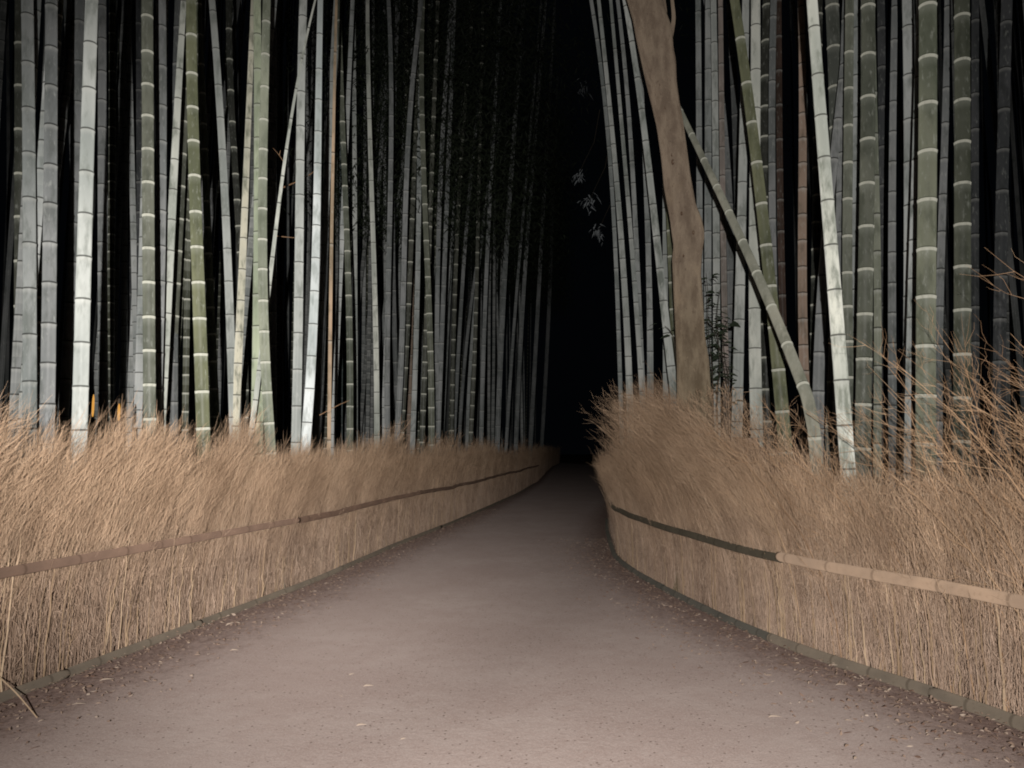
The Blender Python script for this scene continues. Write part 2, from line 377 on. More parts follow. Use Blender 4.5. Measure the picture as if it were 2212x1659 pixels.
HL = lambda s: 1.63 + 0 * np.asarray(s)
sSplit = RL.s_at_px(1690)
def HR(s):   # feathery part: low by the joint, swelling to a hump
    Y = np.interp(s, RL.s, RL.p[:, 1]); return np.interp(Y, [5.6, 6.2, 6.9, 7.6, 8.3, 9.2, 11, 20], [1.62, 1.95, 2.36, 2.36, 2.02, 1.58, 1.36, 1.32])
def HT(s): return 1.36 + 0 * np.asarray(s)

# left fence
fl = empty('brushwood_fence', (*LL.pos(0.0), 0)); tag(fl, 'long feathery brushwood fence along the left edge of the path', 'fence')
mb = MB()
fence_brush(mb, LL, 0, 9, 9000, HL, .20, .10, seed=21, twigs=15, thick=(.0009, .0022))
fence_brush(mb, LL, 9, 20, 5200, HL, .20, .10, thick=(.0014, .003), seed=22, twigs=6)
fence_brush(mb, LL, 20, 45, 2200, HL, .28, .10, thick=(.003, .006), seed=23, twigs=4)
fence_brush(mb, LL, 45, LL.L, 600, HL, .28, .10, thick=(.005, .009), seed=24, twigs=3)
fence_fill(mb, LL, 0, 22, 90000, HL, 25, 1.5)
fence_fill(mb, LL, 0, 20, 16000, HL, 26, 1.4, upright=2.6, zr=(.0, .75), lr=(.05, .22), tb=.66, wr=(.0009, .0026))
tag(mb.obj('brushwood', M['brush'], fl), kind='stuff')
fence_core(LL, 0, LL.L, HL, .82, .17, 5, 'packed_core', fl)
stalks(LL, np.sort(2.2 + 13 * rng.uniform(0, 1, 84) ** 1.2), HL, fl, 31, .10, .03, (.003, .0058))
# right fence, feathery part
fr_ = empty('brushwood_fence', (*RL.pos(sSplit), 0)); tag(fr_, 'feathery brushwood fence on the right with plumes sweeping over the path', 'fence')
mb = MB()
fence_brush(mb, RL, sSplit, sSplit + 8, 8500, HR, .52, .16, seed=41, twigs=14, thick=(.0009, .0022))
fence_brush(mb, RL, sSplit + 8, sSplit + 18, 1600, HR, .34, .14, thick=(.0025, .005), seed=42, twigs=5)
fence_brush(mb, RL, sSplit + 18, RL.L, 900, HR, .3, .12, thick=(.004, .008), seed=43, twigs=3)
fence_fill(mb, RL, sSplit, sSplit + 9, 40000, HR, 45, 1.1)
fence_fill(mb, RL, sSplit, sSplit + 9, 7000, HR, 46, 1.1, upright=2.6, zr=(.0, .72), lr=(.05, .22), tb=.66, wr=(.0009, .0026))
tag(mb.obj('brushwood', M['brush'], fr_), kind='stuff')
fence_core(RL, sSplit, RL.L, HR, .68, .17, 6, 'packed_core', fr_)
stalks(RL, np.concatenate([sSplit + .03 + .12 * rng.uniform(0, 1, 7), np.sort(sSplit + 6.5 * rng.uniform(0, 1, 34) ** 1.2)]), HR, fr_, 33, .12, .04, (.003, .0058))
# right fence, twiggy part nearest the viewer
ft = empty('twig_fence', (*RL.pos(0.0), 0)); tag(ft, 'loose fence of bare branching tan twigs at the right edge', 'fence')
def branchy(mb, L, s0, s1, n, seed, hr, subs, rad, lr=(-.12, .55)):
    r = np.random.default_rng(seed)
    K = 7; tt = np.linspace(0, 1, K)
    x = r.uniform(s0, s1, n); dep = r.uniform(.0, .40, n); b = L.pos(x) + L.inn(x) * dep[:, None]; t = L.tan(x); inn = L.inn(x)
    h = r.uniform(*hr, n); le = r.uniform(*lr, n) * h; ou = r.uniform(-.12, .16, n) * h
    P = np.zeros((n, K, 3)); P[..., :2] = b[:, None] + t[:, None] * (le[:, None] * (tt ** 2)[None])[..., None] - inn[:, None] * (ou[:, None] * (tt ** 2)[None])[..., None]
    P[..., :2] += np.cumsum(r.normal(0, .012, (n, K, 2)), 1); P[..., 2] = h[:, None] * tt[None]
    ra = r.uniform(*rad, n); V, Q = tubes(P, ra[:, None] * (1.1 - .75 * tt)[None], 4)
    tint = np.clip(r.normal(.5, .2, n), 0, 1); mb.add(V, Q, tint=rep(tint, n, K, 4))
    # two further orders of branching
    par, prad, ptint = P, ra * .7, tint
    for order, (cnt, lo, hi) in enumerate(subs):
        npar, Kp, _ = par.shape; m = npar * cnt; i = np.repeat(np.arange(npar), cnt)
        f = r.uniform(.25 if order == 0 else .15, .98, m) * (Kp - 1.001); k = f.astype(int); w = (f - k)[:, None]
        a = par[i, k] * (1 - w) + par[i, k + 1] * w; d = par[i, k + 1] - par[i, k]; d /= np.linalg.norm(d, axis=1, keepdims=True) + 1e-9
        rd = r.normal(0, 1, (m, 3)); rd -= d * np.sum(rd * d, 1, keepdims=True); rd /= np.linalg.norm(rd, axis=1, keepdims=True)
        an = r.uniform(.45, .95, m)[:, None]; dr = d * np.cos(an) + rd * np.sin(an); ln = r.uniform(lo, hi, m)[:, None]
        Kc = 4; tc = np.linspace(0, 1, Kc); bend = (d - dr) * .35
        C = a[:, None] + dr[:, None] * (ln * tc[None])[..., None] + bend[:, None] * (ln * tc[None] ** 2)[..., None] + np.concatenate([np.zeros((m, 1, 3)), r.normal(0, .006, (m, Kc - 1, 3))], 1)
        rr = np.maximum(prad[i] * .55, .0011); V, Q = tubes(C, rr[:, None] * (1.05 - .7 * tc)[None], 3)
        ti = np.clip(ptint[i] + r.normal(0, .12, m), 0, 1); mb.add(V, Q, tint=rep(ti, m, Kc, 3))
        par, prad, ptint = C, rr, ti
mb = MB()
fence_brush(mb, RL, 0, sSplit + .1, 2600, HT, .14, .05, seed=51, twigs=11, thick=(.0010, .0024))
fence_fill(mb, RL, 0, sSplit, 45000, lambda s: 1.5 + 0 * s, 52, 1.0, tb=.6)
fence_fill(mb, RL, 0, sSplit, 6000, lambda s: 1.45 + 0 * s, 55, 1.0, upright=2.6, zr=(.0, .8), lr=(.05, .22), tb=.7, wr=(.001, .003))
branchy(mb, RL, 0.2, sSplit, 150, 53, (.9, 1.45), ((6, .12, .35), (3, .05, .16)), (.003, .0055))
tag(mb.obj('brushwood', M['brush'], ft), kind='stuff')
mb = MB()
branchy(mb, RL, .3, sSplit + .05, 150, 54, (1.35, 1.9), ((8, .18, .45), (3, .06, .2)), (.002, .004), (.1, .95))
branchy(mb, RL, 0, 2.4, 50, 57, (1.6, 2.3), ((8, .25, .6), (4, .08, .25)), (.0024, .0044), (-.1, .9))
branchy(mb, RL, -.3, 1.3, 10, 58, (2.3, 2.95), ((8, .3, .7), (3, .1, .3)), (.003, .0048), (-.1, .35))
tag(mb.obj('twigs', M['twig'], ft), kind='stuff')
fence_core(RL, 0, sSplit, HT, .70, .20, 7, 'packed_core', ft)
stalks(RL, np.sort(rng.uniform(.8, sSplit, 44)), lambda s: 1.7, ft, 35, .10, .02, (.0035, .007))

# ------------------------------------------------------------------ bamboo culms
def culm_mesh(P, Rd, nodes, sides, mat, name, full=True, swell=1.0):
    """P (K,3) axis, Rd(K) radii by arclength; nodes = arclengths of the joints"""
    s = np.concatenate([[0], np.cumsum(np.linalg.norm(np.diff(P, axis=0), axis=1))])
    L = s[-1]; nodes = np.array([n for n in nodes if .02 < n < L - .02])
    offs = [-.11, -.03, -.016, -.005, 0.0, .006, .018, .07] if full else [-.05, -.018, 0.0, .012]
    prof = [1.0, 1.0, 1.03, 1.055, 1.07, 1.03, .985, .995] if full else [1, 1.03, 1.06, .99]
    prof = [1 + (q - 1) * swell for q in prof]
    ss = [0.0, L]; pr = [1.0, 1.0]; nd = [-1.0, 1.0]
    for n in nodes:
        for o, q in zip(offs, prof):
            if 0 < n + o < L: ss.append(n + o); pr.append(q); nd.append(o)
    for x in np.arange(.15, L, .3): # extra rings so the bend is smooth
        if len(nodes) == 0 or np.min(np.abs(nodes - x)) > .12: ss.append(x); pr.append(1.0); nd.append(.2)
    o = np.argsort(ss); ss = np.array(ss)[o]; pr = np.array(pr)[o]; nd = np.array(nd)[o]
    Pc = np.stack([np.interp(ss, s, P[:, i]) for i in range(3)], -1); R = np.interp(ss, s, Rd) * pr
    V, Q = tubes(Pc[None], R[None], sides)
    mb = MB(); mb.add(V, Q, na=np.repeat(np.abs(nd), sides), ns=np.repeat(np.sign(nd), sides))
    K = len(ss); caps = np.array([[i for i in range(sides)][::-1], [(K - 1) * sides + i for i in range(sides)]])
    mb.f.append(caps); mb.slots.append(np.zeros(2, dtype=np.int32))
    return mb
def add_culm(kind, col, pts, w, sp, ny, label, Z=None, d=.108, group=None, ztop=None, line=None):
    pts = sorted(pts, key=lambda p: p[1])
    fence = LL if pts[-1][0] < 1200 else RL
    if Z is None:
        Z = F * d / w[1]; Z = max(Z, fence.Y_at_px(min(pts[-1][0], 1175) if fence is LL else pts[-1][0]) + .55)
    Zf = (lambda y: Z) if not isinstance(Z, tuple) else (lambda y: np.interp(y, [pts[0][1], pts[-1][1]], [Z[1], Z[0]]))
    W = [at_Y(x, y, Zf(y)) for x, y in pts]
    W = np.array(W); zs = W[:, 2]; deg = min(2 if len(pts) < 5 else 3, len(pts) - 1)
    fx = np.polyfit(zs, W[:, 0], deg); fy = np.polyfit(zs, W[:, 1], 1)
    zmin, zmax = zs.min(), zs.max(); z1 = ztop if ztop else max(zmax + 1.8, min(6.5 + Zf(0) * .72, 24))
    zz = np.arange(0, z1 + .01, .2); zc = np.clip(zz, zmin, zmax)
    X = np.polyval(fx, zc); dx = np.polyval(np.polyder(fx), zc)
    out = zz - zc; lim = np.clip(dx, -.25, .25) if len(pts) > 2 else dx
    X = X + out * (lim if not isinstance(Z, tuple) else lim * 2.2); Y = np.polyval(fy, np.maximum(zz, zmin))
    P = np.stack([X, Y, zz], -1)
    ysp = [pts[0][1], pts[-1][1]]
    wr = lambda z: np.interp(z, [zmin, zmax], [w[1] * Zf(ysp[1]), w[0] * Zf(ysp[0])]) / (2 * F)
    lean = math.hypot(fx[-2] if deg == 1 else (X[-1] - X[0]) / z1, 0); cosl = 1 / math.sqrt(1 + lean * lean)
    R = wr(zz) * (cosl if abs(lean) > .2 else 1); R = R * (1 - .35 * np.clip((zz - zmax) / max(z1 - zmax, .1), 0, 1))
    Zm = Zf(.5 * sum(ysp)); dz = sp * Zm / F / cosl
    zn = at_Y(pts[0][0], ny, Zf(ny))[2] / cosl
    nodes = []; st = zn; k = dz
    up = [zn]; z = zn
    while z < z1 / cosl + 1: z += dz * (1 + .035 * max(0, z - 1.5)) * random.uniform(.97, 1.03); up.append(z)
    z = zn
    while z > 0: z -= dz * (1 - .05 * np.clip(2.5 - z, 0, 2.5)) * random.uniform(.97, 1.03); up.append(z)
    sides = 16 if w[1] > 17 else 12
    org = P[0].copy(); mb = culm_mesh(P - org, R, sorted(up), sides, None, 'bamboo_culm')
    o = mb.obj('bamboo_culm', M[kind]); o.location = org
    if kind == 'ring':
        g_ = sum(col) / 3; q_ = .25 if col is GR else .42; col = tuple(c * (1 - q_) + g_ * q_ for c in col)
    o.color = (*col, 1); tag(o, label, 'bamboo', group); return o, Z

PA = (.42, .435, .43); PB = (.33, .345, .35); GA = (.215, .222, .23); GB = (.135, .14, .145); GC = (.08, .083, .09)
OL = (.075, .078, .058); OD = (.045, .047, .037); GR = (.15, .158, .085); TN = (.275, .205, .165); WH = (.54, .55, .52)
GL, GRt = 'front bamboo culms behind the left fence', 'front bamboo culms behind the right fences'
LC = [
 ('ring', OL, [(44,0),(44,870)], (22,24), 101, 95, 'dark olive white-ringed culm at the far left, half hidden by a pale one'),
 ('line', PB, [(59,0),(62,300),(64,600),(64,860)], (24,27), 104, 137, 'thick bluish-grey culm nearest the left edge of the photo'),
 ('line', GA, [(111,0),(110,300),(107,560),(103,860)], (24,29), 89, 104, 'plain mid-grey thick culm second in from the left edge'),
 ('line', GB, [(146,0),(154,170),(163,400),(170,870)], (18,19), 78, 55, 'slim grey culm that slants right behind the brightest left culm'),
 ('line', GA, [(172,0),(160,520),(151,660),(142,827)], (19,22), 84, 655, 'grey culm leaning right just left of the brightest thick culm'),
 ('line', PA, [(198,0),(190,290),(181,560),(173,900)], (26,31), 95, 193, 'brightest and thickest pale culm of the left group, leaning right'),
 ('line', GA, [(221,0),(221,400),(223,870)], (16,20), 66, 155, 'slim grey upright culm right of the thickest pale left culm'),
 ('line', GB, [(273,0),(269,400),(268,860)], (12,12), 60, 100, 'thin dim culm standing left of the amber lights gap'),
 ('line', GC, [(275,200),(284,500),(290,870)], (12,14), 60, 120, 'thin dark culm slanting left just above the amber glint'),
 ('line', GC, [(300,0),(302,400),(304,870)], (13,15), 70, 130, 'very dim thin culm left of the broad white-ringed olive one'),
 ('ring', (.13,.14,.10), [(318,0),(320,400),(323,860)], (24,25), 75, 113, 'broad grey-olive culm with bold white rings, left group'),
 ('line', GA, [(347,0),(347,500),(342,700),(338,870)], (22,22), 80, 230, 'soft grey culm hidden low down by a bright slanting one'),
 ('mottle', WH, [(397,0),(391,100),(381,270),(367,553),(351,827),(349,880)], (12,21), 70, 150, 'bright white culm slanting right, flecked with grey'),
 ('line', GB, [(388,0),(380,300),(374,870)], (20,19), 85, 60, 'dim grey culm close behind the white slanting culm'),
 ('ring', (.10,.105,.075), [(403,0),(396,275),(390,432),(381,581),(375,725),(368,870)], (17,19), 74, 193, 'olive-brown ringed culm slanting right, just right of the white one'),
 ('ring', GR, [(413,0),(416,200),(419,360),(424,503),(431,663),(437,870)], (22,28), 80, 159, 'bright yellow-green thick culm with white rings, left group'),
 ('ring', (.13,.15,.085), [(434,120),(442,333),(450,523),(456,696),(464,870)], (13,18), 60, 268, 'slim green culm touching the thick yellow-green one on its right'),
 ('line', GB, [(440,0),(432,300),(424,870)], (10,12), 55, 40, 'thin grey culm rising out from behind the yellow-green culm'),
 ('line', PA, [(458,0),(471,187),(482,333),(490,533),(496,660),(503,870)], (14,18), 75, 187, 'pale culm leaning left, right of the green pair'),
 ('line', GB, [(515,0),(490,167),(472,320),(445,560)], (9,12), 62, 120, 'thin grey culm leaning far to the right behind the green pair'),
 ('ring', OD, [(495,100),(507,325),(514,508),(530,735),(528,870)], (13,15), 60, 263, 'dark ringed culm half hidden behind the warm pale slanting one'),
 ('mottle', (.56,.54,.46), [(547,0),(540,200),(532,333),(527,520),(519,670),(510,870)], (10,18), 68, 258, 'warm cream culm leaning right between pale and green ones'),
 ('ring', (.27,.295,.20), [(576,0),(572,186),(567,398),(567,535),(570,690),(578,870)], (17,21), 68, 257, 'grey-green ringed culm that bows left in mid height'),
 ('line', (.42,.46,.35), [(557,150),(558,400),(559,600),(556,870)], (17,26), 70, 300, 'pale green culm close behind the bowed ringed one', 9.3),
 ('mottle', WH, [(682,0),(660,83),(633,233),(617,333),(600,467),(586,580),(572,700),(562,770),(550,885)], (4,11), 62, 330, 'thin white stem leaning strongly right across its neighbours', 8.9),
 ('line', GA, [(591,0),(590,400),(590,870)], (14,15), 72, 60, 'grey upright culm right of the bowed ringed culm'),
 ('line', (.10,.06,.045), [(607,300),(607,870)], (8,9), 50, 100, 'very thin dark reddish culm in the gap behind the leaning stem'),
 ('line', PA, [(655,0),(650,233),(647,433),(645,660),(641,870)], (17,20), 78, 200, 'pale culm left of the brightest bluish-white culm'),
 ('line', (.60,.63,.65), [(692,0),(688,233),(683,500),(677,694),(665,893)], (12,21), 72, 150, 'brightest bluish-white culm beside the straight tan pole'),
 ('line', PA, [(729,0),(713,300),(702,433),(693,700),(685,870)], (17,13), 62, 180, 'grey culm leaning right and crossing the tan pole'),
 ('ring', (.11,.125,.085), [(733,40),(740,263),(747,467),(754,659),(756,870)], (10,14), 49, 263, 'slim olive culm with closely spaced white rings, right of the tan pole'),
 ('line', (.10,.12,.125), [(737,500),(735,870)], (9,10), 60, 60, 'dim blue-grey culm just left of the closely ringed olive one'),
 ('line', PA, [(764,0),(765,267),(767,500),(767,890)], (8,11), 55, 190, 'straight slim pale culm right of the closely ringed olive one'),
 ('line', WH, [(794,0),(796,200),(803,400),(807,560),(811,694),(814,900)], (8,12), 47, 214, 'pale culm bowing left with dark joints, middle of left grove'),
 ('line', GA, [(836,133),(820,367),(811,553),(801,870)], (7,9), 45, 200, 'thin grey culm leaning right behind the bowed pale one'),
 ('line', GA, [(840,20),(846,233),(841,467),(838,700),(836,890)], (9,12), 50, 250, 'grey culm with a slight kink, right of the bowed pale culm'),
 ('line', GB, [(861,0),(854,133),(850,300),(858,870)], (9,10), 52, 90, 'dim grey culm tucked behind the kinked grey one'),
 ('line', PB, [(880,310),(846,533),(831,667),(818,830)], (6,8), 42, 360, 'thin pale stem leaning strongly right in the mid grove'),
 ('line', GA, [(896,133),(881,300),(876,500),(868,700),(862,880)], (10,12), 52, 220, 'grey culm leaning right, left of the two ringed olive culms'),
 ('ring', OL, [(901,230),(896,340),(890,482),(884,623),(870,890)], (9,11), 47, 340, 'olive ringed culm leaning right in the mid left grove'),
 ('line', PB, [(906,300),(904,494),(900,694),(893,905)], (10,11), 44, 420, 'pale jointed culm just left of the tall ringed one'),
 ('ring', (.13,.14,.095), [(913,0),(913,253),(918,505),(926,631),(932,777),(931,900)], (10,13), 41, 210, 'tall slim ringed olive culm bowing left, farthest clear ring pattern'),
 ('ring', OL, [(926,560),(921,700),(914,890)], (10,11), 35, 679, 'short-looking ringed olive culm behind the tall bowed one'),
 ('line', TN, [(893,494),(886,800),(884,890)], (8,9), 42, 520, 'slim brownish culm between grey ones in mid left grove'),
 ('line', GA, [(950,167),(936,350),(938,494),(931,700)], (5,6), 40, 200, 'very thin grey stem beside the tall slim ringed culm'),
 ('line', GA, [(962,200),(950,400),(946,610),(945,900)], (9,10), 42, 260, 'grey culm right of the tall slim ringed culm'),
 ('line', GA, [(972,250),(965,494),(955,660),(948,910)], (9,10), 42, 300, 'grey culm leaning right, second right of the tall ringed one'),
 ('line', PB, [(980,480),(971,650),(958,910)], (5,6), 36, 560, 'very thin pale stem slanting right in far left grove'),
 ('ring', OL, [(1003,250),(992,418),(983,628),(977,850),(976,930)], (8,9), 33, 382, 'thin far ringed culm standing nearly upright in the left grove'),
 ('line', GA, [(1033,233),(1020,350),(1006,517),(996,660),(984,880)], (7,8), 40, 300, 'far grey culm leaning right beside the thin far ringed one'),
 ('line', PB, [(1070,283),(1053,400),(1035,590),(1020,710),(1010,920)], (6,7), 36, 400, 'far thin pale culm with the strongest right lean near the path bend'),
 ('line', GA, [(1036,540),(1020,627),(1003,810),(993,925)], (6,7), 36, 600, 'short far pale stem left of the strongest-leaning far one'),
 ('ring', OL, [(1030,600),(1024,790),(1018,920)], (8,9), 29, 675, 'far dim culm with faint rings left of the path bend'),
 ('line', GA, [(1060,400),(1048,660),(1040,925)], (8,9), 36, 500, 'dim far culm right of the faintly ringed far one'),
 ('line', PB, [(1077,480),(1069,700),(1063,910)], (5,5), 32, 560, 'needle-thin far pale culm by the path bend'),
 ('line', GA, [(1104,380),(1090,600),(1076,910)], (10,11), 40, 450, 'broader dim far culm leaning right by the path bend'),
 ('line', GA, [(1122,560),(1105,780),(1096,920)], (6,7), 34, 620, 'far slanting grey culm beyond the broader dim one'),
 ('line', GA, [(1146,420),(1130,650),(1116,925)], (8,9), 36, 500, 'faint culm third from the end of the left grove'),
 ('line', GA, [(1172,480),(1160,700),(1148,925)], (8,9), 34, 550, 'faint culm second from the end of the left grove'),
 ('line', GA, [(1190,560),(1182,750),(1172,930)], (8,8), 32, 600, 'faintest culm at the right end of the left grove'),
]
RC = [
 ('line', PB, [(1277,0),(1303,200),(1319,350),(1329,533),(1335,700),(1342,890)], (8,9), 46, 190, 'slim grey culm at the dark left end of the right grove', 11.6),
 ('line', PA, [(1293,0),(1318,233),(1329,367),(1341,510),(1352,660),(1361,890)], (8,15), 43, 233, 'pale culm second from the left end of the right grove', 11.2),
 ('line', PA, [(1319,0),(1340,233),(1350,350),(1362,520),(1377,680),(1388,880)], (7,11), 48, 160, 'slender pale culm third from the left end of right grove', 10.9),
 ('line', PB, [(1334,0),(1358,233),(1365,350),(1373,533),(1382,660),(1389,870)], (8,12), 50, 208, 'grey slender culm fourth from left end of right grove', 11.3),
 ('line', PB, [(1391,300),(1399,494),(1403,660),(1405,870)], (10,14), 47, 576, 'short-jointed grey culm left of the bright mottled one by the tree', 10.6),
 ('mottle', PA, [(1350,0),(1381,200),(1396,317),(1417,500),(1438,694),(1459,870)], (11,18), 72, 172, 'mottled white culm leaning beside the left of the tree trunk', 8.95),
 ('line', PA, [(1436,400),(1437,600),(1438,880)], (10,12), 52, 450, 'grey culm glimpsed between mottled culm and tree trunk', 10.4),
 ('ring', GR, [(1443,430),(1449,560),(1453,700),(1460,870)], (11,13), 58, 498, 'green ringed culm squeezed against the left side of the tree', 9.6),
 ('line', PB, [(1508,0),(1510,300),(1512,560),(1514,870)], (12,14), 62, 160, 'grey culm just right of the tree trunk', 10.6),
 ('line', PB, [(1530,0),(1530,233),(1529,500),(1528,870)], (14,16), 60, 218, 'grey jointed culm second right of the tree, behind dark leaves', 10.0),
 ('line', PA, [(1541,0),(1545,260),(1547,494),(1548,870)], (13,16), 58, 283, 'pale jointed culm behind the dark-leaved sapling', 9.6),
 ('line', GA, [(1527,0),(1547,133),(1562,267),(1573,400),(1579,600),(1582,870)], (15,19), 76, 155, 'broad dim grey culm bowing right behind the diagonal one', 10.8),
 ('line', (.37,.31,.29), [(1561,420),(1563,560),(1570,870)], (12,13), 56, 556, 'pinkish-grey culm behind the diagonal green one', 10.2),
 ('line', GB, [(1575,0),(1588,200),(1592,400),(1594,870)], (15,17), 70, 120, 'dim culm close behind the left of the leaning green culm', 11.2),
 ('line', PA, [(1611,0),(1607,233),(1602,467),(1597,694),(1593,870)], (15,23), 76, 395, 'pale thick culm under the diagonal, left of a brighter one', 8.9),
 ('line', WH, [(1632,0),(1632,200),(1630,450),(1630,660),(1633,870)], (20,26), 90, 153, 'bright white thick culm behind the leaning green culm', 8.4),
 ('ring', GR, [(1587,0),(1612,182),(1638,372),(1657,554),(1674,724),(1690,890)], (20,28), 92, 182, 'green culm with white rings leaning left, crossed by the diagonal', 7.5),
 ('ring', OD, [(1659,0),(1655,167),(1653,308),(1657,870)], (23,24), 71, 167, 'dark olive ringed culm right of the white thick culm', 9.4),
 ('line', GA, [(1671,0),(1668,200),(1668,450),(1680,870)], (14,15), 64, 176, 'dim grey culm overlapping the dark olive ringed one', 9.0),
 ('line', (.085,.055,.045), [(1683,200),(1688,560),(1697,870)], (13,15), 70, 300, 'dark brown culm in the gap left of the reddish one', 10.0),
 ('line', TN, [(1730,0),(1735,200),(1732,400),(1734,560),(1740,870)], (15,20), 58, 138, 'reddish-tan dry culm left of the mottled bright white one', 8.2),
 ('mottle', (.68,.69,.65), [(1754,0),(1766,163),(1783,373),(1797,564),(1812,744),(1824,910)], (23,31), 98, 163, 'brightest mottled white culm of the right grove, leaning left', 5.95),
 ('ring', (.12,.13,.11), [(1797,0),(1804,200),(1808,420),(1800,870)], (28,27), 95, 13, 'broad grey-olive culm in the shade of the mottled white one', 8.0),
 ('line', GA, [(1795,400),(1780,594),(1771,694),(1768,870)], (18,24), 84, 600, 'grey culm between the diagonal and the mottled white one', 7.6),
 ('ring', OD, [(1765,330),(1763,500),(1757,870)], (18,18), 62, 362, 'dark ringed culm just left of the mottled white one', 8.8),
 ('line', GA, [(1832,0),(1825,233),(1818,420),(1812,870)], (24,24), 92, 333, 'dim broad grey culm right behind the mottled white one', 7.6),
 ('ring', (.15,.165,.12), [(1831,450),(1830,600),(1832,740),(1834,870)], (20,22), 76, 589, 'ringed grey-green culm just right of the mottled white one', 7.2),
 ('line', PB, [(1850,0),(1849,167),(1847,500),(1845,870)], (18,15), 98, 165, 'grey slim culm left of the broad olive ringed one', 7.4),
 ('ring', (.13,.14,.10), [(1875,0),(1875,222),(1871,515),(1867,771),(1865,870)], (29,32), 99, 118, 'broad olive ringed culm left of the gap, right grove', 6.6),
 ('line', (.21,.22,.18), [(1891,350),(1894,494),(1896,870)], (14,16), 86, 380, 'olive-grey slim culm overlapping the broad olive ringed one', 6.95),
 ('line', GC, [(1903,0),(1906,250),(1911,870)], (16,18), 90, 60, 'very dark culm left of the short-jointed grey one', 9.0),
 ('line', GA, [(1933,0),(1928,333),(1927,533),(1928,870)], (13,17), 68, 157, 'short-jointed grey culm alone beside a black gap', 7.6),
 ('line', PB, [(1961,0),(1963,167),(1966,333),(1965,560),(1964,870)], (23,25), 101, 163, 'thick grey culm left of the boldest white-ringed one', 6.6),
 ('mottle', PB, [(1977,400),(1973,520),(1970,690),(1966,870)], (16,21), 86, 520, 'mottled grey culm squeezed against the boldest ringed one', 6.15),
 ('ring', (.16,.175,.11), [(2004,0),(2004,233),(2003,454),(2000,661),(2000,900)], (36,40), 108, 125, 'thickest olive culm with boldest white rings, right grove', 5.55),
 ('line', GA, [(2047,0),(2044,200),(2036,433),(2030,660),(2027,870)], (13,17), 82, 190, 'grey slim culm between the two widest ringed culms', 7.2),
 ('ring', (.085,.095,.062), [(2078,0),(2078,323),(2080,594),(2078,880)], (31,34), 95, 131, 'darker thick ringed culm farthest right in the grove', 6.4),
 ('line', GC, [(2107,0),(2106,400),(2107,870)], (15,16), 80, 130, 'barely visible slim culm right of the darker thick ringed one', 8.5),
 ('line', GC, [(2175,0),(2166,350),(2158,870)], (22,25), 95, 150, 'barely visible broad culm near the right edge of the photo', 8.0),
]
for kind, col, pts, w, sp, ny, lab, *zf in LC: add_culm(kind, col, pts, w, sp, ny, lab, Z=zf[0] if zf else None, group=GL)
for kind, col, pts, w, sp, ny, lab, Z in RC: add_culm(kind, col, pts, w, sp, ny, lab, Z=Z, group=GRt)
# the diagonal culm that leans back onto the tree
add_culm('ring', (.30,.29,.215), [(1469,217),(1507,327),(1567,457),(1627,594),(1674,707),(1740,834),(1770,884)], (12, 27), 104, 327,
         'green-grey ringed culm leaning diagonally against the back of the tree', Z=(6.0, 8.9), group=GRt, ztop=6.2)
# straight dry pole standing among the left culms
o, _ = add_culm('line', (.42,.31,.22), [(724,120),(719,330),(717,494),(711,930)], (6,8), 210, 330, 'straight slim tan pole standing among the left culms', d=.045)
# deep grove
BG = []
for q in range(7):
    h = 23.0; zz = np.linspace(0, h, 40); lx = random.uniform(-.6, .6)
    P = np.stack([lx * (zz / h) ** 1.5, random.uniform(-.3, .3) * (zz / h) ** 2, zz], -1); R = np.interp(zz, [0, h], [.052, .028])
    nodes = []; z = .2
    while z < h: nodes.append(z); z += .22 + .012 * z
    BG.append(culm_mesh(P, R, nodes, 8, None, 'deep_culm', full=False).mesh('bamboo_culm', M['ring' if q in (2, 5) else 'line']))
def deep(n, L, s0, s1, d0, d1, label, group, seed, pw=1.3):
    r = np.random.default_rng(seed)
    for _ in range(n):
        x = s0 + (s1 - s0) * r.uniform(); b = L.pos(x) + L.inn(x) * (d0 + (d1 - d0) * r.uniform() ** pw)
        if L is RL and b[1] < 9.5: b[1] += 5
        q = int(r.integers(0, 7)); o = bpy.data.objects.new('bamboo_culm', BG[q]); o.location = (b[0], b[1], 0)
        o.rotation_euler = (r.normal(0, .02), r.normal(0, .035), r.uniform(0, 6.28)); k = r.uniform(.8, 1.15); o.scale = (k, k, 1)
        c = r.choice([.07, .11, .16, .22, .30] if L is RL else [.14, .22, .30, .38, .46]); o.color = (OL + (1,)) if q in (2, 5) else (c, c * 1.03, c * 1.05, 1)
        COL.objects.link(o); tag(o, label, 'bamboo', group)
deep(92, LL, 4, 24, 1.3, 8, 'dim distant bamboo culm deep in the dark left grove', 'deep culms of the left grove', 61, 1.1)
deep(62, LL, 24, 62, .7, 7, 'dim distant bamboo culm where the left grove follows the bend', 'far culms along the left bend', 62)
deep(44, RL, sSplit - 2, sSplit + 9, 3.6, 12, 'dim distant bamboo culm deep in the dark right grove', 'deep culms of the right grove', 63)
